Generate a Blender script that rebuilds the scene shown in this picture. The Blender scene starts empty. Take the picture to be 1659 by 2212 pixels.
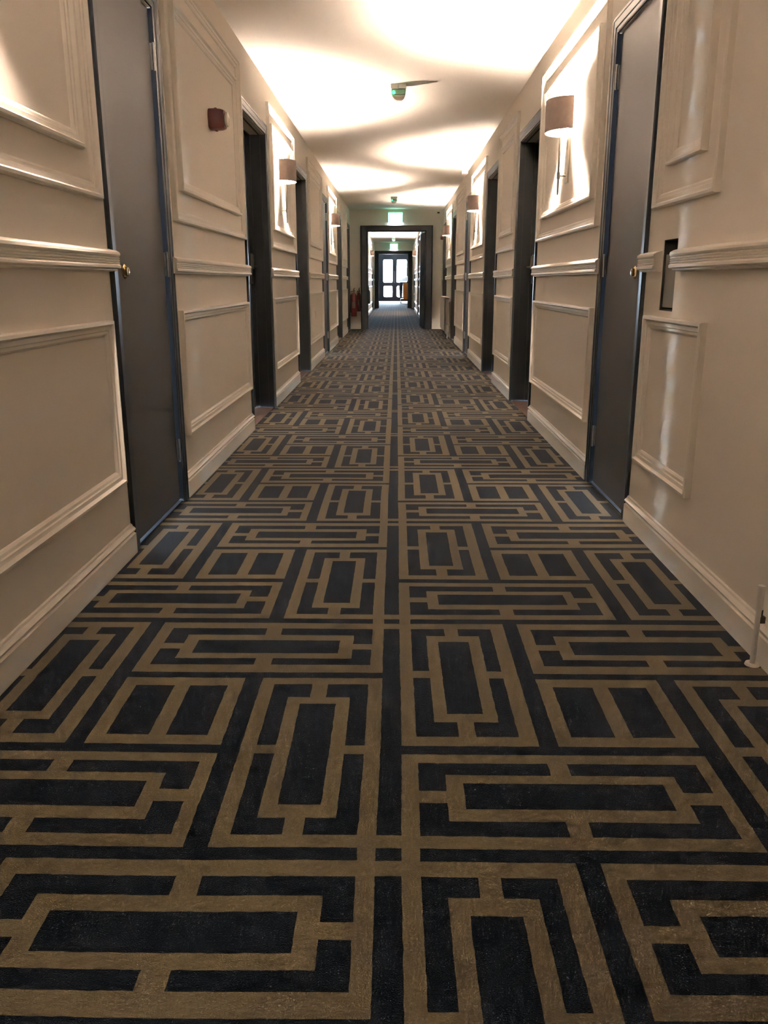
import bpy, bmesh, math, random
from mathutils import Vector, noise
random.seed(7)
PI = math.pi
scene = bpy.context.scene
COL = scene.collection

# ------------------------------------------------------------------ camera
F_PX, PITCH, YAW, ROLL = 1815.85, 0.267116, -0.0144209, -0.00083831
CAM_H = 1.0
cd = bpy.data.cameras.new('camera'); cam = bpy.data.objects.new('camera', cd); COL.objects.link(cam)
scene.camera = cam
cp, sp, cy, sy = math.cos(PITCH), math.sin(PITCH), math.cos(YAW), math.sin(YAW)
fwd = Vector((sy*cp, cy*cp, -sp)); rgt = Vector((cy, -sy, 0)); up = rgt.cross(fwd)
cr, sr = math.cos(ROLL), math.sin(ROLL)
r2 = cr*rgt + sr*up; u2 = -sr*rgt + cr*up
from mathutils import Matrix
m = Matrix((r2, u2, -fwd)).transposed().to_4x4(); m.translation = (0, 0, CAM_H)
cam.matrix_world = m
cd.sensor_fit = 'HORIZONTAL'; cd.sensor_width = 36.0; cd.lens = 36.0*F_PX/1659.0
cd.clip_start = 0.02; cd.clip_end = 200

# ------------------------------------------------------------------ world, exposure
w = bpy.data.worlds.new('daylight'); scene.world = w; w.use_nodes = True
bg = w.node_tree.nodes['Background']; bg.inputs[0].default_value = (0.64, 0.81, 1.0, 1); bg.inputs[1].default_value = 170.0
scene.view_settings.view_transform = 'Standard'; scene.view_settings.look = 'None'
scene.view_settings.gamma = 1.0; scene.view_settings.use_curve_mapping = False
scene.view_settings.exposure = 1.60
scene.cycles.caustics_reflective = False; scene.cycles.caustics_refractive = False
scene.cycles.blur_glossy = 2.0;
scene.cycles.max_bounces = 24; scene.cycles.diffuse_bounces = 14
BULB = 8200.0        # emission strength of the sconce bulbs
LAMP_COL = (1.0, 0.785, 0.63)

# ------------------------------------------------------------------ dimensions
WL, WR, H = -1.009, 1.0026, 2.4886
YB = -6.0              # wall behind the viewer
YE = 18.95             # end wall with the first doorway
YE2 = 34.4             # second doorway
YD = 45.7              # glazed doors
TOP = 2.155            # architrave top
AW = 0.072             # architrave width

# ------------------------------------------------------------------ materials
def mat(name, col, rough=0.6, metal=0.0, emit=None, es=0.0, bump=0.0, bscale=60, var=0.0, vscale=6, spec=0.5, sheen=0.0, trans=0.0, coat=0.0):
    mt = bpy.data.materials.new(name); mt.use_nodes = True; nt = mt.node_tree; b = nt.nodes['Principled BSDF']
    b.inputs['Base Color'].default_value = (*col, 1); b.inputs['Roughness'].default_value = rough
    b.inputs['Metallic'].default_value = metal; b.inputs['Specular IOR Level'].default_value = spec
    if sheen:
        b.inputs['Sheen Weight'].default_value = sheen; b.inputs['Sheen Roughness'].default_value = 0.28
    if coat: b.inputs['Coat Weight'].default_value = coat; b.inputs['Coat Roughness'].default_value = .2
    if trans: b.inputs['Transmission Weight'].default_value = trans
    if emit:
        b.inputs['Emission Color'].default_value = (*emit, 1); b.inputs['Emission Strength'].default_value = es
    tc = nt.nodes.new('ShaderNodeTexCoord')
    if var:
        n = nt.nodes.new('ShaderNodeTexNoise'); n.inputs['Scale'].default_value = vscale; n.inputs['Detail'].default_value = 5
        mx = nt.nodes.new('ShaderNodeMix'); mx.data_type = 'RGBA'
        mx.inputs['A'].default_value = (*[c*(1-var) for c in col], 1); mx.inputs['B'].default_value = (*[min(1, c*(1+var)) for c in col], 1)
        nt.links.new(tc.outputs['Object'], n.inputs['Vector']); nt.links.new(n.outputs['Fac'], mx.inputs['Factor'])
        nt.links.new(mx.outputs['Result'], b.inputs['Base Color'])
    if bump:
        n2 = nt.nodes.new('ShaderNodeTexNoise'); n2.inputs['Scale'].default_value = bscale; n2.inputs['Detail'].default_value = 3
        bp = nt.nodes.new('ShaderNodeBump'); bp.inputs['Strength'].default_value = bump; bp.inputs['Distance'].default_value = .004
        nt.links.new(tc.outputs['Object'], n2.inputs['Vector']); nt.links.new(n2.outputs['Fac'], bp.inputs['Height'])
        nt.links.new(bp.outputs['Normal'], b.inputs['Normal'])
    return mt

M = {}
M['wall'] = mat('cream wall paint', (.86, .815, .75), .8, bump=.06, bscale=90, var=.02, vscale=3, spec=.2)
M['trim'] = mat('cream trim gloss', (.87, .83, .765), .5, spec=.35)
M['ceil'] = mat('ceiling paint', (.88, .84, .78), .85, bump=.05, bscale=70)
M['slate'] = mat('slate satin paint', (.010, .0135, .019), .34, spec=.34)
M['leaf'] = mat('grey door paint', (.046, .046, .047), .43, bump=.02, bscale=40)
M['deep'] = mat('shade-darkened door paint', (.009, .011, .013), .42, spec=.35)  # door paint made near-black: shade of the unlit recesses put into the colour
M['portal'] = mat('dark grey frame paint', (.012, .014, .018), .45, spec=.12)
M['wood'] = mat('brown threshold wood', (.075, .035, .016), .5, var=.3, vscale=14)
M['brownwood'] = mat('dark brown wood', (.06, .035, .02), .45, var=.2, vscale=9)
M['tan'] = mat('tan carpet pile', (.073, .0595, .036), .95, bump=.9, bscale=420, var=.22, vscale=230, sheen=.06, spec=.03)
M['navy'] = mat('navy carpet pile', (.0016, .0030, .0052), .95, bump=.9, bscale=420, var=.25, vscale=200, sheen=.06, spec=.03)
M['steel'] = mat('satin steel', (.50, .48, .45), .28, 1.0)
M['brass'] = mat('brass', (.72, .55, .28), .25, 1.0)
M['chrome'] = mat('chrome', (.8, .8, .8), .08, 1.0)
M['lockdark'] = mat('dark grey lock body', (.12, .115, .11), .35, .6)
M['white'] = mat('white plastic', (.78, .76, .72), .4)
M['black'] = mat('black plastic', (.012, .012, .013), .45)
M['hole'] = mat('dark wall void', (.012, .010, .009), .9)
M['plate'] = mat('dull grey backing plate', (.20, .19, .165), .6, var=.08, vscale=12)
M['red'] = mat('red plastic', (.075, .008, .008), .38)
M['extred'] = mat('red extinguisher paint', (.15, .010, .010), .28)
M['shadein'] = mat('shade lining', (.85, .80, .72), .7)
M['bulb'] = mat('lit bulb', (1, 1, 1), .3, emit=LAMP_COL, es=BULB)
M['bulbdim'] = mat('lit dimmer bulb', (1, 1, 1), .3, emit=LAMP_COL, es=BULB*.5)
M['signw'] = mat('lit sign face', (.3, .9, .6), .4, emit=(.40, 1.0, .74), es=2.2)
M['signg'] = mat('green sign edge', (.05, .8, .4), .4, emit=(.02, 1.0, .42), es=.7)
M['pict'] = mat('lit sign pictogram', (1, 1, 1), .4, emit=(.8, 1.0, .9), es=2.5)
M['lens'] = mat('lit white lens', (1, 1, 1), .4, emit=(.75, .9, 1.0), es=5.0)
M['led'] = mat('lit green indicator', (.1, 1, .5), .4, emit=(.05, 1.0, .35), es=1.5)
M['tintgreen'] = mat('green tinted plastic', (.20, .42, .30), .15)
M['clear'] = mat('pale translucent plastic', (.80, .78, .72), .12)
M['rad'] = mat('radiator enamel', (.70, .68, .63), .4)
M['orange'] = mat('orange cloth', (.75, .22, .03), .8, bump=.3, bscale=20, var=.1)
M['linen'] = mat('white linen', (.68, .64, .60), .85, bump=.5, bscale=18)
M['bag'] = mat('dark bag', (.02, .02, .024), .5, bump=.4, bscale=16)
# shade fabric: mottled brown, a little light comes through
mt = mat('brown shade fabric', (.085, .060, .046), .85, bump=.3, bscale=300, var=.38, vscale=26)
nt = mt.node_tree; b = nt.nodes['Principled BSDF']; out = nt.nodes['Material Output']
tl = nt.nodes.new('ShaderNodeBsdfTranslucent'); tl.inputs[0].default_value = (.30, .16, .10, 1)
ms = nt.nodes.new('ShaderNodeMixShader'); ms.inputs[0].default_value = .08
nt.links.new(b.outputs[0], ms.inputs[1]); nt.links.new(tl.outputs[0], ms.inputs[2]); nt.links.new(ms.outputs[0], out.inputs[0])
M['shade'] = mt
# window glass: thin clear pane
mt = bpy.data.materials.new('window glass'); mt.use_nodes = True; nt = mt.node_tree
for n in list(nt.nodes):
    if n.type == 'BSDF_PRINCIPLED': nt.nodes.remove(n)
tr = nt.nodes.new('ShaderNodeBsdfTransparent'); gl = nt.nodes.new('ShaderNodeBsdfGlossy'); gl.inputs['Roughness'].default_value = .02
fr = nt.nodes.new('ShaderNodeFresnel'); ms = nt.nodes.new('ShaderNodeMixShader')
nt.links.new(fr.outputs[0], ms.inputs[0]); nt.links.new(tr.outputs[0], ms.inputs[1]); nt.links.new(gl.outputs[0], ms.inputs[2])
nt.links.new(ms.outputs[0], nt.nodes['Material Output'].inputs[0])
M['glass'] = mt

# ------------------------------------------------------------------ mesh helper
class G:
    def __init__(s): s.v = []; s.f = []; s.mi = []
    def add(s, vs, fs, k=0):
        n = len(s.v); s.v += [tuple(p) for p in vs]; s.f += [tuple(n+i for i in f) for f in fs]; s.mi += [k]*len(fs); return s
    def box(s, a, b, k=0):
        x0, x1 = sorted((a[0], b[0])); y0, y1 = sorted((a[1], b[1])); z0, z1 = sorted((a[2], b[2]))
        return s.add([(x0,y0,z0),(x1,y0,z0),(x1,y1,z0),(x0,y1,z0),(x0,y0,z1),(x1,y0,z1),(x1,y1,z1),(x0,y1,z1)],
                     [(0,3,2,1),(4,5,6,7),(0,1,5,4),(1,2,6,5),(2,3,7,6),(3,0,4,7)], k)
    def loft(s, rings, closed=True, cap=True, loop=False, k=0):
        n = len(rings[0]); m_ = len(rings); vs = [p for r in rings for p in r]; fs = []
        for i in range(m_ if loop else m_-1):
            for j in range(n if closed else n-1):
                a = i*n+j; b_ = i*n+(j+1) % n; c = ((i+1) % m_)*n
                fs.append((a, b_, c+(j+1) % n, c+j))
        if cap and not loop: fs += [tuple(range(n))[::-1], tuple((m_-1)*n+j for j in range(n))]
        return s.add(vs, fs, k)
    def tube(s, pts, r, seg=12, k=0, cap=True):
        rings = []; pts = [Vector(p) for p in pts]
        rr = r if isinstance(r, (list, tuple)) else [r]*len(pts)
        for i, p in enumerate(pts):
            t = (pts[min(i+1, len(pts)-1)]-pts[max(i-1, 0)]).normalized()
            a = Vector((0, 0, 1)) if abs(t.z) < .9 else Vector((1, 0, 0))
            e1 = t.cross(a).normalized(); e2 = t.cross(e1)
            rings.append([p+(e1*math.cos(2*PI*j/seg)+e2*math.sin(2*PI*j/seg))*rr[i] for j in range(seg)])
        return s.loft(rings, cap=cap, k=k)
    def lathe(s, c, prof, seg=24, axis='z', k=0):
        rings = []
        for r, h in prof:
            ring = []
            for j in range(seg):
                a = 2*PI*j/seg; x, y = r*math.cos(a), r*math.sin(a)
                d = {'z': (x, y, h), 'x': (h, x, y), 'y': (x, h, y)}[axis]
                ring.append((c[0]+d[0], c[1]+d[1], c[2]+d[2]))
            rings.append(ring)
        return s.loft(rings, k=k)
    def build(s, name, mats, parent=None, smooth=None, bevel=0.0, origin=None):
        me = bpy.data.meshes.new(name); me.from_pydata(s.v, [], s.f)
        for mm in (mats if isinstance(mats, (list, tuple)) else [mats]): me.materials.append(mm)
        for p, k in zip(me.polygons, s.mi): p.material_index = k
        bm = bmesh.new(); bm.from_mesh(me); bmesh.ops.recalc_face_normals(bm, faces=bm.faces); bm.to_mesh(me); bm.free()
        o = bpy.data.objects.new(name, me); COL.objects.link(o)
        if origin is not None:
            me.transform(Matrix.Translation(-Vector(origin)))
            o.location = origin
        if parent is not None:
            o.parent = parent
            pl = parent
            off = Vector((0, 0, 0))
            while pl is not None: off += Vector(pl.location); pl = pl.parent
            o.location = Vector(o.location)-off if origin is not None else -off
        if smooth:
            for p in me.polygons: p.use_smooth = True
            try:
                me.set_sharp_from_angle(angle=math.radians(smooth))
            except Exception: pass
        if bevel:
            md = o.modifiers.new('bevel', 'BEVEL'); md.width = bevel; md.segments = 2; md.limit_method = 'ANGLE'
        return o

def tag(o, label=None, cat=None, group=None, kind=None):
    if label: o['label'] = label
    if cat: o['category'] = cat
    if group: o['group'] = group
    if kind: o['kind'] = kind
    return o
def empty(name, loc, label, cat, group=None, kind=None):
    o = bpy.data.objects.new(name, None); o.empty_display_size = .1; COL.objects.link(o); o.location = loc
    return tag(o, label, cat, group, kind)
def copy_tree(o, parent=None):
    c = o.copy(); COL.objects.link(c)
    if parent is not None: c.parent = parent
    for ch in list(o.children): copy_tree(ch, c)
    return c

# side frame: u = distance into the corridor from the wall face
class Side:
    def __init__(s, x, sgn): s.x = x; s.s = sgn      # sgn: +1 left wall (room towards +X)
    def p(s, u, y, z): return (s.x+s.s*u, y, z)
    def box(s, g, u0, u1, y0, y1, z0, z1, k=0): return g.box(s.p(u0, y0, z0), s.p(u1, y1, z1), k)
L, R = Side(WL, 1), Side(WR, -1)
L2, R2 = Side(-.88, 1), Side(.68, -1)

# ------------------------------------------------------------------ floor (patterned carpet)
ROWS = [1.303, 2.389, 3.489, 4.573, 5.644, 6.727, 7.83, 8.876, 9.87, 10.90, 12.0]
while ROWS[0] > -6.2: ROWS.insert(0, ROWS[0]-1.083)
while ROWS[-1] < 47: ROWS.append(ROWS[-1]+1.080)
PX, U0 = 1.0673, 0.0128
RECTS = []   # navy rectangles in one tile: u0, u1, s0, s1 (s runs towards the viewer)
def R_(u0, u1, s0, s1): RECTS.append((u0, u1, s0, s1))
R_(.034, .987, -.0165, .0165); R_(.034, .987, .9835, 1.02); R_(1.0205, 1.0673, -.0165, .0165); R_(1.0205, 1.0673, .9835, 1.02)
R_(1.0205, 1.0673, .0536, .9499)
R_(.3105, .3532, 0.0, .6889); R_(.6647, .710, .3241, 1.0)
R_(.3105, 1.0205, .3241, .3535); R_(0, .6647, .6567, .6889)
def frame_block(us, ss, ug, sg, ug2=None):
    # us, ss: frame0, ring0, core0, core1, ring1, frame1 ; ug: gaps in the top/bottom bars, sg: gaps in the side bars
    f0, r0, c0, c1, r1, f1 = us; a0, b0, d0, d1, b1, a1 = ss
    ug2 = ug2 or ug
    R_(c0, c1, d0, d1)
    R_(f0, ug[0], a0, b0); R_(ug[1], f1, a0, b0)
    R_(f0, ug2[0], b1, a1); R_(ug2[1], f1, b1, a1)
    for x0, x1 in ((f0, r0), (r1, f1)): R_(x0, x1, a0, sg[0]); R_(x0, x1, sg[1], a1)
frame_block((.034, .078, .111, .198, .2314, .270), (.0536, .1006, .1388, .5243, .5604, .6201), (.1325, .172), (.313, .3509))
frame_block((.745, .788, .821, .908, .9414, .985), (.3854, .4488, .4798, .8626, .9021, .9499), (.8425, .882), (.6562, .6897))
frame_block((.3895, .4475, .4855, .8944, .9337, .987), (.0555, .1, .1346, .2154, .2457, .2819), (.672, .718), (.1554, .1901))
frame_block((.0355, .092, .1274, .5394, .5715, .633), (.7205, .7618, .7898, .8713, .9079, .9499), (.3145, .3575), (.8152, .8537))
R_(.390, .490, .394, .619); R_(.530, .626, .394, .619)
UC = sorted({round(v, 4) for r in RECTS for v in r[:2]} | {0, PX})
SC = sorted({min(1, max(0, round(v, 4))) for r in RECTS for v in r[2:]} | {0, 1})
def navy(u, s):
    for a in RECTS:
        if a[0] < u < a[1] and a[2] < s < a[3]: return True
    return False
def subdiv(vals, step):
    o = [vals[0]]
    for a, b_ in zip(vals, vals[1:]):
        n = max(1, int(math.ceil((b_-a)/step-1e-6)))
        o += [a+(b_-a)*i/n for i in range(1, n+1)]
    return o
def xcuts(x0, x1):
    v = {x0, x1}
    for k in range(-3, 3):
        for u in UC:
            x = U0+k*PX+u
            if x0 < x < x1: v.add(round(x, 5))
    return sorted(v)
def carpet(g, x0, x1, y0, y1, step, seam=True):
    xs = xcuts(x0, x1); ys = {y0, y1}
    for i in range(len(ROWS)-1):
        for s in SC:
            y = ROWS[i+1]-s*(ROWS[i+1]-ROWS[i])
            if y0 < y < y1: ys.add(round(y, 5))
    ys = sorted(ys)
    sx = subdiv(xs, step) if step else xs; sy_ = subdiv(ys, step) if step else ys
    base = len(g.v); nx, ny = len(sx), len(sy_)
    for j, y in enumerate(sy_):
        for i, x in enumerate(sx):
            dx = dy = 0
            if step and 0 < i < nx-1 and 0 < j < ny-1:
                fade = min(1, (y1-y)/.15, (y-y0)/.15)
                n1 = noise.noise_vector(Vector((x*95, y*95, 0)))*.0011 + noise.noise_vector(Vector((x*30, y*30, 3)))*.0013
                n2 = noise.noise_vector(Vector((x*2.2, y*2.2, 9)))*.006
                dx, dy = (n1.x+n2.x*.5)*fade, (n1.y+n2.y)*fade
            g.v.append((x+dx, y+dy, 0))
    ri = 0
    for j in range(ny-1):
        yc = (sy_[j]+sy_[j+1])/2
        while ROWS[ri+1] < yc: ri += 1
        s = (ROWS[ri+1]-yc)/(ROWS[ri+1]-ROWS[ri])
        for i in range(nx-1):
            u = ((sx[i]+sx[i+1])/2-U0) % PX
            a = base+j*nx+i
            g.f.append((a, a+1, a+nx+1, a+nx)); g.mi.append(1 if navy(u, s) else 0)
g = G()
X0, X1 = WL-.0, WR+.0
carpet(g, X0, X1, YB, .75, None)
carpet(g, X0, X1, .75, 4.573, .0115)
carpet(g, X0, X1, 4.573, 9.87, .03)
carpet(g, X0, X1, 9.87, YD+.02, None)
g.box((X0-.4, YB-.3, -.06), (X1+.4, YD+.6, -.003))
o = g.build('floor', [M['tan'], M['navy']]); tag(o, kind='structure', label='brown and navy geometric carpet running down the corridor')

# ------------------------------------------------------------------ ceiling
g = G().box((WL-.4, YB-.3, H), (WR+.4, YD+.6, H+.12))
tag(g.build('ceiling', M['ceil']), kind='structure')

# ------------------------------------------------------------------ walls with door openings
# (outer architrave y0, y1, deep?)
DL = [(3.06, 3.91, 0), (5.85, 6.97, 1), (8.76, 9.93, 1), (11.86, 12.78, 0), (14.70, 15.94, 1), (17.66, 18.70, 1)]
DR = [(3.52, 4.31, 0), (6.28, 7.38, 1), (8.76, 9.87, 1), (11.81, 12.72, 0), (14.63, 15.67, 1), (17.45, 18.64, 1)]
ODZ = TOP-AW
def wall(side, doors, y0, y1, name, hole=None, th=.30):
    g = G(); y = y0
    for a, b_, d in doors:
        a2, b2 = a+AW-.004, b_-AW+.004
        segs = [(y, a2)]
        if hole and y < hole[0] < a2:
            h0, h1, z0, z1 = hole
            side.box(g, -th, 0, y, h0, 0, H); side.box(g, -th, 0, h1, a2, 0, H)
            side.box(g, -th, 0, h0, h1, 0, z0); side.box(g, -th, 0, h0, h1, z1, H)
        else:
            side.box(g, -th, 0, y, a2, 0, H)
        side.box(g, -th, 0, a2, b2, ODZ-.004, H)
        y = b2
    side.box(g, -th, 0, y, y1, 0, H)
    return tag(g.build(name, M['wall']), kind='structure')
HOLE = (3.155, 3.318, .895, 1.150)
wall(L, DL, YB, YE, 'wall_left')
wall(R, DR, YB, YE, 'wall_right', HOLE)
g = G().box((WL-.3, YB-.2, 0), (WR+.3, YB, H)); tag(g.build('wall_back', M['wall']), kind='structure')

# mouldings
FRAME_PROF = [(0, 0), (0, .020), (.003, .025), (.012, .026), (.016, .020), (.019, .015), (.032, .0145), (.035, .010), (.044, .009), (.050, .004), (.052, 0)]
def panel(side, y0, y1, z0, z1):
    g = G(); rings = []
    for t, h in FRAME_PROF:
        rings.append([side.p(h, y0+t, z0+t), side.p(h, y1-t, z0+t), side.p(h, y1-t, z1-t), side.p(h, y0+t, z1-t)])
    g.loft(rings, cap=False)
    return g.build('trim_1', M['trim'])
def sweep_y(side, prof, path, name, mt, m_end=0.0):
    # prof: closed list of (z, u); path: [(y, du)]
    g = G(); rings = [[side.p(u+du*(1 if u > 0 else 0), y, z) for z, u in prof] for y, du in path]
    return g.loft(rings)
RAIL = [(1.036, 0), (1.036, .012), (1.040, .020), (1.044, .020), (1.0455, .030), (1.0485, .034), (1.056, .034), (1.060, .030), (1.0615, .026),
        (1.063, .030), (1.067, .031), (1.069, .026), (1.071, .030), (1.075, .031), (1.077, .026), (1.079, .030), (1.083, .031), (1.085, .026), (1.087, .031), (1.093, .034), (1.101, .032), (1.108, .020), (1.112, .004), (1.112, 0)]
def rail(side, path, name='trim_1'):
    g = sweep_y(side, RAIL, path, name, None)
    return tag(g.build(name, M['trim']), kind='structure')
BASE = [(0, 0), (0, .019), (.078, .019), (.081, .012), (.084, .010), (.088, .017), (.095, .019), (.101, .014), (.106, .008), (.112, .006), (.115, 0)]
def base(g, side, y0, y1):
    g.loft([[side.p(u, y, z) for z, u in BASE] for y in (y0, y1)])

def gaps(doors, y0, y1):
    o_ = []; y = y0
    for a, b_, d in doors: o_.append((y, a)); y = b_
    o_.append((y, y1)); return o_
gl = G()
for a, b_ in gaps(DL, YB, YE): base(gl, L, a, b_)
tag(gl.build('baseboard_left', M['trim']), kind='structure', label='cream skirting board along the left wall')
gr = G()
for i, (a, b_) in enumerate(gaps(DR, YB, YE)):
    base(gr, R, a, b_)
tag(gr.build('baseboard_right', M['trim']), kind='structure', label='cream skirting board along the right wall')

def upper(side, a, b_, lo=None):
    for o_ in (panel(side, a, b_, 1.268, 2.335), panel(side, a+.145, b_-.135, 1.408, 2.205)):
        tag(o_, kind='structure')
def lower(side, a, b_): tag(panel(side, a, b_, .288, .872), kind='structure')
LS = [(1.02, 2.995, 1, 1), (3.985, 5.80, 1, 1), (7.03, 8.71, 1, 1), (10.0, 11.82, 1, 1), (12.84, 14.65, 1, 1), (16.0, 17.6, 1, 1)]
RS = [(2.785, 3.44, 1, 1), (4.40, 6.235, 1, 1), (7.44, 8.70, 1, 1), (9.93, 11.75, 1, 1), (12.78, 14.58, 1, 1), (15.73, 17.40, 1, 0)]
for side, S_ in ((L, LS), (R, RS)):
    for a, b_, u_, l_ in S_:
        upper(side, a, b_)
        if l_: lower(side, a+.0, b_+.0)
for a, b_ in gaps(DL, .3, YE): rail(L, [(a-.02 if a > 1 else a, 0), (b_+.03 if b_ < 18 else b_, 0)])
rr = gaps(DR, .3, YE)
rail(R, [(.3, 0), (2.3, .006), (2.74, .018), (2.80, .016), (HOLE[0]-.02, 0)]); rail(R, [(HOLE[1]+.012, 0), (3.55, 0)])
for a, b_ in rr[1:]: rail(R, [(a-.02, 0), (b_+.03 if b_ < 18 else b_, 0)])

# ------------------------------------------------------------------ doors
ARCH = [(0, 0), (0, .008), (.006, .010), (.020, .010), (.024, .013), (.052, .014), (.056, .016), (.066, .0165), (.072, .012), (.072, 0)]
def door(side, y0, y1, deep, lock_far, label, n, cyl=False):
    dn = 'door_%d' % n
    root = empty(dn, side.p(0, (y0+y1)/2, 0), label, 'door', kind='structure')
    a, b_, z = y0+AW, y1-AW, TOP-AW
    g = G(); rings = []
    for t, h in ARCH:
        rings.append([side.p(h, a-t, 0), side.p(h, a-t, z+t), side.p(h, b_+t, z+t), side.p(h, b_+t, 0)])
    n4 = 4; vs = [p for r in rings for p in r]; fs = []
    for i in range(len(rings)-1):
        for j in range(3): fs.append((i*4+j, i*4+j+1, (i+1)*4+j+1, (i+1)*4+j))
    g.add(vs, fs)
    g.build('architrave', M['slate'], root)
    dp = .142 if deep else .010
    g = G()
    D = -.24
    side.box(g, D, .0, a-.006, a, 0, z+.006); side.box(g, D, 0, b_, b_+.006, 0, z+.006); side.box(g, D, 0, a, b_, z, z+.006)
    if deep:   # stop beads
        side.box(g, -dp+.002, -dp+.034, a, a+.012, 0, z); side.box(g, -dp+.002, -dp+.034, b_-.012, b_, 0, z); side.box(g, -dp+.002, -dp+.034, a, b_, z-.012, z)
        side.box(g, -.046, -.034, b_-.004, b_, 0, z)
        side.box(g, -.046, -.034, a, b_, z-.005, z)
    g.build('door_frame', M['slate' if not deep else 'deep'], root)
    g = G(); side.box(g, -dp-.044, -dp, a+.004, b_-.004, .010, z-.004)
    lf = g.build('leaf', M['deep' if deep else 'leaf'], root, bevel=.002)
    g = G(); side.box(g, -.24, -.002 if deep else -.001, a, b_, -.002, .004)
    g.build('threshold', M['wood' if deep else 'slate'], root)
    if deep:
        yl = b_-.055
        g = G(); side.box(g, -dp, -dp+.024, yl-.032, yl+.032, .985, 1.215)
        side.box(g, -dp, -dp+.036, yl-.028, yl+.020, 1.10, 1.205)
        lk = g.build('lock_plate', M['lockdark'], lf, bevel=.003)
        g = G(); g.tube([side.p(-dp+.02, yl, 1.118), side.p(-dp+.080, yl, 1.118)], .009)
        g.tube([side.p(-dp+.078, yl+.004, 1.118), side.p(-dp+.086, yl-.03, 1.120), side.p(-dp+.082, yl-.115, 1.116)], [.010, .009, .007])
        g.build('lever', M['chrome'], lf, smooth=40)
    else:
        for zc in (.245, 1.075, 1.90):
            g = G(); g.tube([side.p(.003, b_-.001, zc-.053), side.p(.003, b_-.001, zc+.053)], .0048)
            for q_ in (-.02, .02): g.tube([side.p(.003, b_-.001, zc+q_-.001), side.p(.003, b_-.001, zc+q_+.001)], .0055)
            side.box(g, -.014, -.004, b_-.006, b_-.001, zc-.050, zc+.050)
            g.build('hinge', M['steel'], root, smooth=40)
        if cyl:
            yc, zc = a+.125, 1.038
            g = G(); g.lathe(side.p(-dp, yc, zc), [(0, 0), (.027, 0), (.027, side.s*.003), (.022, side.s*.007), (.0165, side.s*.008), (.0165, side.s*.016), (.012, side.s*.018), (0, side.s*.018)], axis='x')
            ck = g.build('lock_cylinder', M['brass'], lf, smooth=35)
            g = G(); side.box(g, -dp+.015, -dp+.0186, yc-.003, yc+.003, zc-.012, zc+.010)
            g.build('keyhole', M['black'], lf)
    return root
dn = 0
LBL_L = ['flush grey door nearest on the left, brass keyhole and three hinges', 'dark recessed door on the left just past the red sounder',
         'dark recessed door on the left just behind the first left wall lamp', 'narrow flush grey door on the left before the second left wall lamp',
         'dark recessed door on the left just past the second left wall lamp', 'last dark door on the left, beside the fire extinguishers']
LBL_R = ['flush grey door nearest on the right, beside the cut-out in the wall', 'dark recessed door on the right just past the nearest right wall lamp',
         'dark recessed door on the right just before the second right wall lamp', 'narrow flush grey door on the right just past the second right wall lamp',
         'dark recessed door on the right just before the farthest right wall lamp and the radiator', 'last dark door on the right, partly behind the radiator']
for i, (a, b_, d) in enumerate(DL):
    dn += 1; door(L, a, b_, d, 1, LBL_L[i], dn, cyl=(i == 0))
for i, (a, b_, d) in enumerate(DR):
    dn += 1; door(R, a, b_, d, 1, LBL_R[i], dn, cyl=(i == 0))

# ------------------------------------------------------------------ hole in the right wall
t = empty('wall_cutout', R.p(0, sum(HOLE[:2])/2, HOLE[2]), 'tall rectangular hole cut through the dado rail by the near right door', 'cutout')
g = G(); h0, h1, z0, z1 = HOLE
R.box(g, -.085, -.080, h0, h1, z0, z1); R.box(g, -.08, -.003, h0, h0+.003, z0, z1); R.box(g, -.08, -.003, h1-.003, h1, z0, z1)
R.box(g, -.08, -.003, h0, h1, z0, z0+.003); R.box(g, -.08, -.003, h0, h1, z1-.003, z1)
g.build('cavity', M['hole'], t)
g = G(); R.box(g, -.016, -.010, h0+.004, h1-.009, z0+.012, 1.098)
tag(g.build('backing_plate', M['plate'], t), 'dull grey metal plate inside the hole')

# ------------------------------------------------------------------ end wall with first doorway
def end_wall(y, xl, xr, ox0, ox1, name, thick=.16):
    g = G(); g.box((WL-.3, y, 0), (ox0, y+thick, H)); g.box((ox1, y, 0), (WR+.3, y+thick, H)); g.box((ox0, y, TOP-.1), (ox1, y+thick, H))
    return tag(g.build(name, M['wall']), kind='structure')
def portal_frame(y, x0, x1, n, label, lining=.2, zt=TOP, aw=.14):
    root = empty('door_%d' % n, ((x0+x1)/2, y, 0), label, 'doorway', kind='structure')
    z = zt-.10; g = G(); prof = [(0, 0), (0, .012), (.012, .020), (aw-.02, .024), (aw-.008, .034), (aw, .026), (aw, 0)]
    rings = [[(x0-t_, y-h_, 0), (x0-t_, y-h_, z+t_*.75), (x1+t_, y-h_, z+t_*.75), (x1+t_, y-h_, 0)] for t_, h_ in prof]
    vs = [p for r in rings for p in r]; fs = [(i*4+j, i*4+j+1, (i+1)*4+j+1, (i+1)*4+j) for i in range(len(prof)-1) for j in range(3)]
    g.add(vs, fs); g.build('architrave', M['portal'], root)
    g = G(); g.box((x0-.012, y, 0), (x0, y+lining, z)); g.box((x1, y, 0), (x1+.012, y+lining, z)); g.box((x0-.012, y, z), (x1+.012, y+lining, z+.012))
    g.box((x0, y+.07, 0), (x0+.014, y+.10, z)); g.box((x1-.014, y+.07, 0), (x1, y+.10, z)); g.box((x0, y+.07, z-.014), (x1, y+.10, z))
    g.build('door_frame', M['portal'], root)
    return root
end_wall(YE, 0, 0, -.640, .645, 'wall_end')
dr = portal_frame(YE, -.628, .633, 13, 'dark framed doorway across the corridor under the nearer exit sign', aw=.145)
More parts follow.
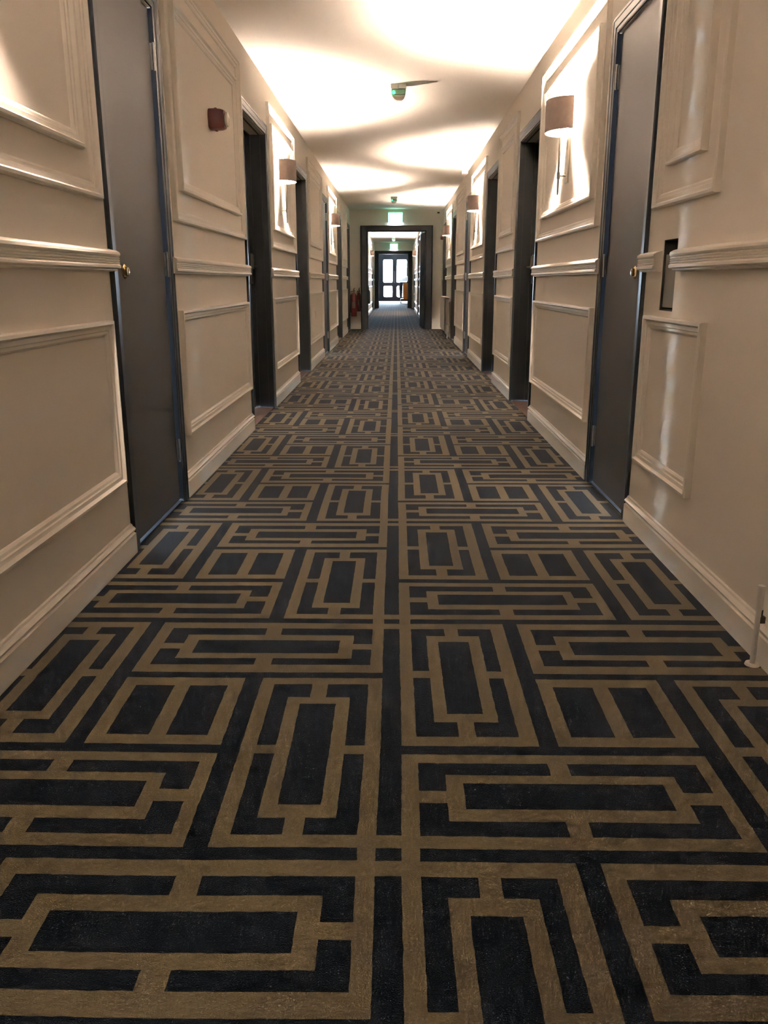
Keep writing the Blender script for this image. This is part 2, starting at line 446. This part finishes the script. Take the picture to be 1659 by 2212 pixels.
# held-open fire door leaf
g = G(); hx, hy = .615, YE+.21; ang = math.radians(4.5)
dirv = Vector((-math.sin(ang), math.cos(ang), 0)); nv = Vector((math.cos(ang), math.sin(ang), 0))
p0 = Vector((hx, hy, 0)); c4 = [p0, p0+dirv*.92, p0+dirv*.92+nv*.045, p0+nv*.045]
g.loft([[(p.x, p.y, .01) for p in c4], [(p.x, p.y, TOP-.115) for p in c4]])
lf = g.build('open_leaf', M['portal'], dr)
g = G(); q0 = p0+dirv*.84; g.tube([(q0.x-.035, q0.y, .95), (q0.x-.035, q0.y, 1.15)], .01); g.tube([(q0.x, q0.y, .97), (q0.x-.035, q0.y, .97)], .008); g.tube([(q0.x, q0.y, 1.13), (q0.x-.035, q0.y, 1.13)], .008)
g.build('pull_handle', M['steel'], lf, smooth=40)
# dado groove on the end wall
g = G(); g.box((WL, YE-.008, 1.012), (-.775, YE, 1.024)); tag(g.build('trim_1', M['wall']), kind='structure')
g = G(); g.box((.780, YE-.008, 1.012), (WR, YE, 1.024)); tag(g.build('trim_1', M['wall']), kind='structure')
g = G(); g.box((WL, YE-.016, 0), (-.775, YE, .11)); g.box((.780, YE-.016, 0), (WR, YE, .11)); tag(g.build('baseboard_end', M['trim']), kind='structure')

# second stretch of corridor
YS = YE+.16
D2L = [(20.6, 21.6, 1), (24.4, 25.4, 1), (31.3, 32.4, 1)]
D2R = [(22.3, 23.3, 1), (26.2, 27.3, 1), (31.8, 32.9, 1)]
wall(L2, D2L, YS, YE2, 'wall_far_left', th=.5); wall(R2, D2R, YS, YE2, 'wall_far_right', th=.7)
FL = ['first dark door on the left beyond the nearer exit sign', 'second dark door on the left beyond the nearer exit sign', 'third dark door on the left beyond the nearer exit sign']
FR = [s.replace('left', 'right') for s in FL]
k = 13
for side, DD, LB in ((L2, D2L, FL), (R2, D2R, FR)):
    g = G()
    for (a, b_, d), lb in zip(DD, LB):
        k += 1; door(side, a, b_, d, 1, lb, k)
    for a, b_ in gaps(DD, YS, YE2):
        base(g, side, a, b_); rail(side, [(a, 0), (b_, 0)])
        if b_-a > .9:
            upper(side, a+.12, b_-.12); lower(side, a+.12, b_-.12)
    tag(g.build('baseboard_far_left' if side is L2 else 'baseboard_far_right', M['trim']), kind='structure')
end_wall(YE2, 0, 0, -.715, .47, 'wall_far_end')
portal_frame(YE2, -.705, .46, 20, 'dark framed doorway far down the corridor under the farther exit sign', aw=.15, zt=2.16)
# lobby before the glazed doors
g = G().box((-1.35, YE2+.16, 0), (-1.05, YD, H)).box((1.0, YE2+.16, 0), (1.3, YD, H)); tag(g.build('wall_lobby', M['slate']), kind='structure')

# glazed double doors
def rrect(x0, x1, z0, z1, r, n=5):
    pts = []
    for cx, cz, a0 in ((x1-r, z1-r, 0), (x0+r, z1-r, 90), (x0+r, z0+r, 180), (x1-r, z0+r, 270)):
        for i in range(n+1):
            a = math.radians(a0+90*i/n); pts.append((cx+r*math.cos(a), cz+r*math.sin(a)))
    return pts
root = empty('door_21', (-.07, YD, 0), 'dark double doors with bright glass panes at the far end of the corridor', 'door', kind='structure')
def glazed_leaf(x0, x1, holes):
    # plate with rounded holes: build by bmesh boolean-free bridging, one band per hole
    g = G(); y0, y1 = YD, YD+.045
    zs = [0.01]+[v for h in holes for v in ((h[2]+h[3])/2,)]
    bounds = [0.01]+[(holes[i][3]+holes[i+1][2])/2 for i in range(len(holes)-1)]+[2.36]
    for h, zb, zt in zip(holes, bounds, bounds[1:]):
        inner = rrect(h[0], h[1], h[2], h[3], .07); n = len(inner)
        cx, cz = (h[0]+h[1])/2, (h[2]+h[3])/2
        outer = []
        for px, pz in inner:
            dx, dz = px-cx, pz-cz
            t_ = min(((x1 if dx > 0 else x0)-cx)/dx if abs(dx) > 1e-6 else 9e9, ((zt if dz > 0 else zb)-cz)/dz if abs(dz) > 1e-6 else 9e9)
            outer.append((cx+dx*t_, cz+dz*t_))
        # add the four corners by snapping the nearest outer point
        for qx, qz in ((x0, zb), (x1, zb), (x0, zt), (x1, zt)):
            i = min(range(n), key=lambda i: (outer[i][0]-qx)**2+(outer[i][1]-qz)**2); outer[i] = (qx, qz)
        rings = [[(p[0], y0, p[1]) for p in outer], [(p[0], y0, p[1]) for p in inner], [(p[0], y1, p[1]) for p in inner], [(p[0], y1, p[1]) for p in outer]]
        g.loft(rings, cap=False, loop=True)
    lf = g.build('leaf', M['slate'], root)
    for h in holes:
        q = G(); pts = rrect(h[0]-.005, h[1]+.005, h[2]-.005, h[3]+.005, .07)
        q.loft([[(p[0], y0+.018, p[1]) for p in pts], [(p[0], y0+.024, p[1]) for p in pts]])
        q.build('glass', M['glass'], lf)
    return lf
l1 = glazed_leaf(-.98, -.06, [(-.66, -.215, .24, .79), (-.675, -.21, .975, 2.12)])
l2 = glazed_leaf(-.060, .85, [(.03, .52, .24, .79), (.03, .53, .975, 2.12)])
for lf_, xx in ((l1, -.11), (l2, -.002)):
    g = G(); g.tube([(xx, YD-.05, .95), (xx, YD-.05, 1.55)], .012); g.tube([(xx, YD, 1.0), (xx, YD-.05, 1.0)], .009); g.tube([(xx, YD, 1.5), (xx, YD-.05, 1.5)], .009)
    g.build('pull_handle', M['steel'], lf_, smooth=40)
g = G().box((-.98, YD-.10, 2.38), (.85, YD-.02, 2.46)); g.build('closer_bar', M['steel'], root)
g = G().box((-1.08, YD-.01, 2.36), (1.02, YD+.10, H)).box((-1.08, YD-.01, 0), (-.98, YD+.10, 2.36)).box((.85, YD-.01, 0), (1.02, YD+.10, 2.36)); g.build('door_frame', M['slate'], root)
# daylight portal at the glazed doors
ad = bpy.data.lights.new('window_portal', 'AREA'); ad.shape = 'RECTANGLE'; ad.size = 1.9; ad.size_y = 2.36
ad.cycles.is_portal = True
ao = bpy.data.objects.new('window_portal', ad); COL.objects.link(ao); ao.location = (-.06, YD+.12, 1.18); ao.rotation_euler = (-PI/2, 0, 0)

# ------------------------------------------------------------------ wall sconces
def ell(a, b_, n=28):   # half ellipse, y = a*cos, u = b*sin
    return [(a*math.cos(PI*i/n), b_*math.sin(PI*i/n)) for i in range(n+1)]
def make_sconce(side, label, name='wall_lamp'):
    root = empty(name, (0, 0, 1.6), label, 'wall lamp', group='wall lamps')
    q = Side(0, side.s)
    z0, z1 = 1.832, 2.002
    o_, i_ = ell(.160, .132), ell(.1575, .1295)
    g = G()
    vs = []; 
    for pts, zz in ((o_, z0), (o_, z1), (i_, z1), (i_, z0)): vs.append([q.p(max(u, .002)+.012, y, zz) for y, u in pts])
    n = len(o_); allv = [p for r in vs for p in r]; fs = []; mi = []
    for r_ in range(4):
        for j in range(n-1):
            a, b_ = r_*n+j, ((r_+1) % 4)*n+j
            fs.append((a, a+1, b_+1, b_)); mi.append(0 if r_ != 2 else 1)
    g.v = allv; g.f = fs; g.mi = mi
    sh = g.build('shade', [M['shade'], M['shadein']], root, smooth=40)
    g = G(); q.box(g, .001, .014, -.035, .035, 1.56, 1.80); bp_ = g.build('backplate', M['steel'], root, bevel=.002)
    g = G(); g.tube([q.p(.055, 0, 1.495), q.p(.055, 0, 1.52), q.p(.055, 0, 1.868)], [.004, .006, .006]); g.tube([q.p(.01, 0, 1.60), q.p(.055, 0, 1.60)], .006)
    g.lathe(q.p(.055, 0, 1.60), [(0, -.018), (.010, -.018), (.010, .018), (0, .018)]); g.build('stem', M['steel'], root, smooth=40)
    g = G(); g.lathe(q.p(.062, 0, 1.863), [(0, 0), (.016, 0), (.018, .018), (.054, .030), (.054, .033), (.0, .022)]); g.build('lamp_holder_baffle', M['white'], root, smooth=40)  # holder flared into an added cup that blocks the bulb's direct downward light
    g = G(); g.lathe(q.p(.058, 0, 1.897), [(0, 0), (.016, .002), (.031, .014), (.038, .030), (.040, .042), (.037, .056), (.028, .070), (.014, .079), (0, .081)], seg=20); g.build('bulb', M['bulb'], root, smooth=60)
    return root
SC_L = make_sconce(L, 'half drum wall lamp with brown shade on the left wall between the first two recessed doors')
SC_R = make_sconce(R, 'largest brown shaded wall lamp, nearest on the right wall')
def put(src, side, y, label, first=False):
    o_ = src if first else copy_tree(src); o_.location = (side.x, y, 1.6); o_['label'] = label; return o_
put(SC_L, L, 7.74, 'brown half drum wall lamp on the left wall, nearest of the left lamps in view', True)
near = put(SC_L, L, 1.86, 'wall lamp on the left wall at the near edge, just outside the view')
for ch in near.children:
    if ch.name.startswith('bulb'): ch.data = ch.data.copy(); ch.data.materials[0] = M['bulbdim']
put(SC_L, L, 13.60, 'small brown wall lamp on the left wall, second of the left lamps before the doorway')
put(SC_L, L2, 28.9, 'tiny wall lamp on the left wall beyond the first doorway')
put(SC_R, R, 5.29, 'largest brown shaded wall lamp, nearest on the right wall', True)
put(SC_R, R, 10.86, 'brown half drum wall lamp on the right wall, second of the right lamps')
put(SC_R, R, 16.45, 'small brown wall lamp on the right wall above the radiator')
put(SC_R, R2, 29.2, 'tiny wall lamp on the right wall beyond the first doorway')

# ------------------------------------------------------------------ fire alarm sounders
def sounder(side_p, loc, axis_s, label, sc=1.0):
    root = empty('fire_alarm_sounder', loc, label, 'fire alarm', group='red fire alarm sounders')
    g = G(); rings = []
    for u, r in ((0, .050), (.004, .054), (.030, .055), (.066, .052), (.082, .046)):
        n = 24; ring = []
        for j in range(n):
            a = 2*PI*j/n; ca, sa = math.cos(a), math.sin(a)
            k_ = 1/max(abs(ca), abs(sa))*.55+.45
            ring.append(side_p(u*sc, r*ca*k_*sc, r*sa*k_*sc))
        rings.append(ring)
    g.loft(rings); bd = g.build('body', M['red'], root, smooth=50)
    g = G(); pr = [(.082, .030), (.088, .038), (.098, .036), (.104, .020), (.105, .001)]
    g.loft([[side_p(u*sc, r*math.cos(2*PI*j/20)*sc, r*math.sin(2*PI*j/20)*sc) for j in range(20)] for u, r in pr]); g.build('lens', M['clear'], root, smooth=50)
    for s_ in (1, -1):
        g = G(); a_ = side_p(.028*sc, -.012*sc, s_*.051*sc); b2_ = side_p(.040*sc, .012*sc, s_*.058*sc); g.box(a_, b2_); g.build('clip', M['red'], root)
    return root
sounder(lambda u, a, b_: (L.x+u, 4.92+a, 1.845+b_), (L.x, 4.92, 1.845), 1, 'dark red fire alarm sounder on the near left upper panel')
sounder(lambda u, a, b_: (R.x-u, 18.78+a, 1.905+b_), (R.x, 18.78, 1.905), 1, 'tiny dark red fire alarm sounder high beside the end wall on the right', .8)

# ------------------------------------------------------------------ ceiling fittings
def emergency(y, x, label, lit=False):
    root = empty('emergency_light', (x, y, H), label, 'emergency light', group='emergency lights on the ceiling')
    g = G(); g.box((x-.062, y-.055, H-.036), (x-.004, y+.055, H)); g.box((x+.000, y-.055, H-.036), (x+.062, y+.055, H)); g.box((x-.058, y-.05, H-.034), (x+.058, y+.05, H))
    g.build('housing', M['white'], root, bevel=.004)
    g = G(); g.box((x-.056, y-.048, H-.076), (x+.056, y+.048, H-.037)); g.build('green_band', M['tintgreen'], root, bevel=.006)
    g = G(); g.loft([[(x+sx_*a, y+sy_*b_, z) for sx_, sy_ in ((-1, -1), (1, -1), (1, 1), (-1, 1))] for a, b_, z in ((.050, .044, H-.077), (.046, .040, H-.092), (.030, .028, H-.108), (.016, .016, H-.114))])
    g.build('lens', M['lens'] if lit else M['clear'], root, bevel=.003)
    g = G(); g.lathe((x-.038, y-.0515, H-.062), [(0, 0), (.013, 0), (.013, .003), (0, .003)], axis='y', seg=12); g.build('indicator', M['led'], root)
    return root
emergency(7.24, .012, 'white ceiling emergency light with green band, nearest one')
emergency(16.2, -.045, 'small ceiling emergency light just before the nearer exit sign')
emergency(30.7, -.10, 'tiny lit ceiling light beyond the first doorway', True)
g = G(); g.lathe((-.10, 41.0, H), [(0, 0), (.10, 0), (.10, -.03), (.06, -.07), (0, -.08)]); tag(g.build('ceiling_light', M['lens'], smooth=40, origin=(-.10, 41.0, H)), 'small glowing dome light on the ceiling in the far lobby', 'ceiling light')
g = G(); g.box((.90, 12.45, H-.045), (.985, 12.62, H)); tag(g.build('detector_box', M['white'], bevel=.005, origin=(.94, 12.53, H)), 'small white box on the ceiling above the right wall', 'detector')
root = empty('motion_sensor', (.90, YE, 2.42), 'small dark sensor in the top right corner of the end wall', 'sensor')
g = G(); g.box((.865, YE-.03, 2.405), (.915, YE, 2.435)); g.build('housing', M['black'], root, bevel=.004)
g = G(); g.lathe((.89, YE-.03, 2.415), [(0, 0), (.012, 0), (.009, -.012), (0, -.014)], axis='y', seg=12); g.build('lens', M['black'], root)

def exit_sign(x, y, w_, z0, z1, label):
    root = empty('exit_sign', (x, y, z0), label, 'exit sign', group='lit green exit signs')
    g = G(); g.box((x-w_/2, y-.055, z0), (x+w_/2, y, z1)); g.build('housing', M['white'], root, bevel=.004)
    g = G(); g.box((x-w_/2+.002, y-.060, z0+.002), (x+w_/2-.002, y-.0555, z1-.002)); g.build('green_edge', M['signg'], root)
    g = G(); g.box((x-w_/2+.010, y-.0635, z0+.010), (x+w_/2-.010, y-.0605, z1-.010)); fc = g.build('sign_face', M['signw'], root)
    cz = (z0+z1)/2; yy = y-.0665; s_ = (z1-z0)/.2
    g = G()
    def B(a, b_, c, d): g.box((x+a*s_, yy, cz+c*s_), (x+b_*s_, yy+.0025, cz+d*s_))
    # running figure, door and arrow
    g.lathe((x-.045*s_, yy+.0005, cz+.055*s_), [(0, 0), (.014*s_, 0), (.014*s_, .002), (0, .002)], axis='y', seg=12)
    def strip(x0_, z0_, x1_, z1_, t_):
        d = Vector((x1_-x0_, 0, z1_-z0_)).normalized(); nn = Vector((-d.z, 0, d.x))*t_*.5*s_
        P0, P1 = Vector((x+x0_*s_, yy, cz+z0_*s_)), Vector((x+x1_*s_, yy, cz+z1_*s_))
        r0 = [P0+nn, P0-nn, P0-nn+Vector((0, .0025, 0)), P0+nn+Vector((0, .0025, 0))]; r1 = [p+(P1-P0) for p in r0]
        g.loft([r0, r1])
    strip(-.050, .038, -.060, -.010, .022); strip(-.055, .030, -.020, .012, .010); strip(-.055, .030, -.088, .010, .010)
    strip(-.058, -.008, -.030, -.040, .012); strip(-.030, -.040, -.042, -.068, .011); strip(-.062, -.008, -.095, -.045, .012)
    B(.0, .045, -.068, .060)
    strip(.080, .05, .080, -.05, .014); strip(.080, -.058, .058, -.030, .012); strip(.080, -.058, .102, -.030, .012)
    g.build('pictogram', M['pict'], root)
    g = G(); g.loft([[(x+a*w_/2*.86, y-b_, zz) for a, b_ in ((-1, .055), (1, .055), (1, .004), (-1, .004))] for zz in (z0, z0-.004)] + [[(x+a*w_/2*.55, y-b_, z0-.05) for a, b_ in ((-1, .045), (1, .045), (1, .010), (-1, .010))]])
    g.build('downlight_lens', M['lens'], root)
    return root
exit_sign(-.025, YE, .315, 2.225, 2.425, 'bright green exit sign above the nearer framed doorway')
exit_sign(-.10, YE2, .30, 2.235, 2.44, 'small green exit sign above the farther framed doorway')

# ------------------------------------------------------------------ radiator on the right wall
root = empty('radiator', (WR-.07, 16.6, .1), 'white panel radiator on the right wall under the farthest right lamp', 'radiator')
g = G(); q = R
n = 46; ya, yb = 15.78, 17.38; pts = []
for i in range(n+1):
    y = ya+(yb-ya)*i/n; pts.append((y, .118+.006*math.sin(i*PI)))
ring_o = []
vs = []
for z in (.12, .715):
    for i in range(n*2+1):
        y = ya+(yb-ya)*i/(n*2); u = .120 if i % 4 in (0, 1) else .112
        vs.append(q.p(u, y, z))
fs = [(i, i+1, i+n*2+2, i+n*2+1) for i in range(n*2)]
g.add(vs, fs); q.box(g, .095, .110, ya, yb, .11, .72); g.build('front_panel', M['rad'], root)
g = G(); q.box(g, .035, .050, ya+.01, yb-.01, .11, .72); g.build('rear_panel', M['rad'], root)
g = G(); q.box(g, .033, .118, ya, yb, .715, .728)
for i in range(40):
    pass
g.build('top_grille', M['rad'], root)
g = G()
for i in range(30):
    y = ya+.03+i*(yb-ya-.06)/29; q.box(g, .052, .094, y-.002, y+.002, .15, .69)
g.build('convector_fins', M['steel'], root)
g = G(); q.box(g, .002, .034, ya+.2, ya+.23, .2, .65); g.build('wall_bracket', M['steel'], root)
g = G(); q.box(g, .002, .034, yb-.23, yb-.2, .2, .65); g.build('wall_bracket', M['steel'], root)
g = G(); g.tube([q.p(.072, ya-.05, .0), q.p(.072, ya-.05, .14)], .008); g.tube([q.p(.072, ya-.05, .14), q.p(.072, ya+.01, .14)], .009)
g.tube([q.p(.072, ya-.05, .13), q.p(.072, ya-.05, .24)], [.020, .018]); g.build('valve', M['white'], root, smooth=40)

# ------------------------------------------------------------------ fire extinguishers
def extinguisher(loc, r, h, body, label, horn):
    x, y, z = loc
    root = empty('fire_extinguisher', loc, label, 'fire extinguisher', group='wall hung fire extinguishers')
    g = G(); g.lathe((x, y, z), [(0, 0), (r*.9, 0), (r, .015), (r, h-.07), (r*.85, h-.035), (r*.45, h-.008), (.022, h), (0, h)], seg=28); bd = g.build('cylinder', M[body], root, smooth=50)
    g = G(); g.lathe((x, y, z+h), [(0, 0), (.020, 0), (.020, .035), (.012, .045), (0, .045)], seg=14); g.build('valve', M['brass'], root, smooth=40)
    g = G(); g.tube([(x, y, z+h+.04), (x+.012, y-.04, z+h+.05), (x+.03, y-.09, z+h+.035)], [.010, .009, .007]); g.tube([(x, y, z+h+.055), (x+.012, y-.04, z+h+.085), (x+.03, y-.10, z+h+.10)], [.010, .008, .006])
    g.build('handle', M['black'], root, smooth=40)
    g = G()
    if horn:
        g.tube([(x-.02, y-.01, z+h+.03), (x-.03, y-.03, z+h+.02), (x-.04, y-.04, z+h-.02)], .010); g.build('hose', M['black'], root, smooth=40)
        g = G(); g.tube([(x+.02, y-.06, z+h-.02), (x+.025, y-.075, z+h-.18), (x+.025, y-.085, z+.02)], [.012, .020, .030]); g.build('horn', M['black'], root, smooth=40)
    else:
        g.tube([(x-.02, y-.01, z+h+.03), (x-.045, y-.05, z+h+.03), (x-.062, y-.075, z+h-.06), (x-.060, y-.08, z+.16), (x-.055, y-.08, z+.08)], [.009, .009, .009, .009, .013]); g.build('hose', M['black'], root, smooth=40)
    g = G(); g.box((x-r*.55, y-r-.002, z+h*.35), (x+r*.55, y-r*.75, z+h*.62)); g.build('label_band', M['plate'], root)
    g = G(); g.box((x-.02, y, z+h-.05), (x+.02, y+r+.02, z+h-.02)); g.build('bracket', M['black'], root)
    return root
extinguisher((-.928, YE-.10, .275), .064, .50, 'extred', 'red fire extinguisher hung on the end wall, left one with hose', False)
extinguisher((-.815, YE-.085, .38), .040, .40, 'extred', 'slimmer fire extinguisher with black horn, right one of the pair on the end wall', True)
extinguisher((L2.x+.10, 24.0, .42), .055, .38, 'black', 'dark fire extinguisher on the left wall beyond the first doorway', True)
g = G(); g.tube([(-.995, YE-.012, .12), (-.995, YE-.012, .92)], .010); tag(g.build('wall_pipe', M['white'], smooth=40, origin=(-.995, YE-.012, .12)), 'thin white pipe beside the fire extinguishers in the left corner', 'pipe')

# ------------------------------------------------------------------ small fittings on the near walls
for side, y, z, lb in ((L, 10.78, .605, 'small cream blank plate in a lower panel on the left wall'), (R, 10.70, .595, 'small cream blank plate in a lower panel on the right wall')):
    root = empty('blank_plate', side.p(0, y, z), lb, 'plate', group='small blank wall plates')
    g = G(); side.box(g, 0, .008, y-.045, y+.045, z-.045, z+.045); g.build('plate', M['trim'], root, bevel=.003)
    for s_ in (-1, 1):
        g = G().lathe(side.p(.008, y+s_*.03, z), [(0, 0), (.004, 0), (.004, side.s*.001), (0, side.s*.001)], axis='x', seg=10)
        g.build('screw', M['steel'], root)
# vertical pipe by the near right skirting
root = empty('heating_pipe', (.975, 2.10, 0), 'white vertical pipe with bracket at the near right skirting', 'pipe')
g = G(); g.tube([(.966, 2.10, 0), (.966, 2.10, .225)], .0075, 14); g.tube([(.966, 2.10, .160), (.966, 2.10, .227)], .0095, 14); g.build('pipe', M['white'], root, smooth=40)
g = G(); g.lathe((.966, 2.10, .0), [(0, 0), (.020, 0), (.018, .006), (0, .006)]); g.build('collar', M['trim'], root, smooth=40)
g = G(); g.box((.968, 2.094, .122), (.984, 2.106, .140)); g.tube([(.974, 2.100, .135), (.974, 2.100, .158)], .004, 8); g.build('bracket', M['brownwood'], root)

# ------------------------------------------------------------------ housekeeping trolley in the far lobby
tx0, tx1, ty = .12, .86, 41.8
root = empty('housekeeping_trolley', ((tx0+tx1)/2, ty, 0), 'housekeeping trolley with orange bag before the far glazed doors', 'trolley')
g = G(); g.box((tx0+.10, ty, .16), (tx1, ty+.9, .22)); g.box((tx0+.1, ty, .96), (tx1, ty+.9, 1.0))
for yy in (ty+.02, ty+.86): g.box((tx0+.12, yy, .2), (tx0+.16, yy+.03, .98)); g.box((tx1-.05, yy, .2), (tx1-.01, yy+.03, .98))
g.build('frame', M['black'], root)
g = G(); rings = []
for z, s_ in ((.20, .92), (.24, 1.0), (.6, 1.03), (.9, 1.0), (.955, .98)):
    cx, hw = (tx0+.20+tx1)/2, (tx1-tx0-.20)/2
    rings.append([(cx+a*hw*s_, ty-.05+.28*(b_*.5+.5)*s_, z) for a, b_ in ((-1, -.8), (-.6, -1), (0, -1.1), (.6, -1), (1, -.8), (1, 1), (-1, 1))])
g.loft(rings); g.build('laundry_bag', M['orange'], root, smooth=50)
g = G(); rings = []
for z, s_ in ((.24, .5), (.4, .9), (.8, 1.1), (.95, .9), (1.0, .5)):
    rings.append([(tx0+.10+.085*s_*math.cos(2*PI*j/14), ty+.02+.10*s_*math.sin(2*PI*j/14), z) for j in range(14)])
g.loft(rings); g.build('rubbish_bag', M['bag'], root, smooth=50)
for xx in (tx0+.10, tx1-.05):
    for yy in (ty+.02, ty+.85):
        g = G(); g.lathe((xx-.02, yy, .065), [(0, 0), (.065, 0), (.065, .035), (0, .035)], axis='x', seg=18); g.box((xx-.012, yy-.02, .1), (xx+.012, yy+.02, .18)); g.build('castor', M['black'], root, smooth=40)
g = G(); rings = []
for i in range(9):
    t_ = i/8; z = 1.022+.25*t_; s_ = (1-t_)**.6
    cx = (tx0+tx1)/2-.05+.22*t_; hw = .42*s_+.02
    rings.append([(cx+hw*math.cos(2*PI*j/18), ty+.40+.34*(s_+.03)*math.sin(2*PI*j/18), z+.015*math.sin(j*2.3)) for j in range(18)])
g.loft(rings); tag(g.build('linen_pile', M['linen'], smooth=60, origin=((tx0+tx1)/2, ty+.4, 1.0)), 'crumpled heap of white linen on top of the housekeeping trolley', 'linen')
# box on the floor by the trolley
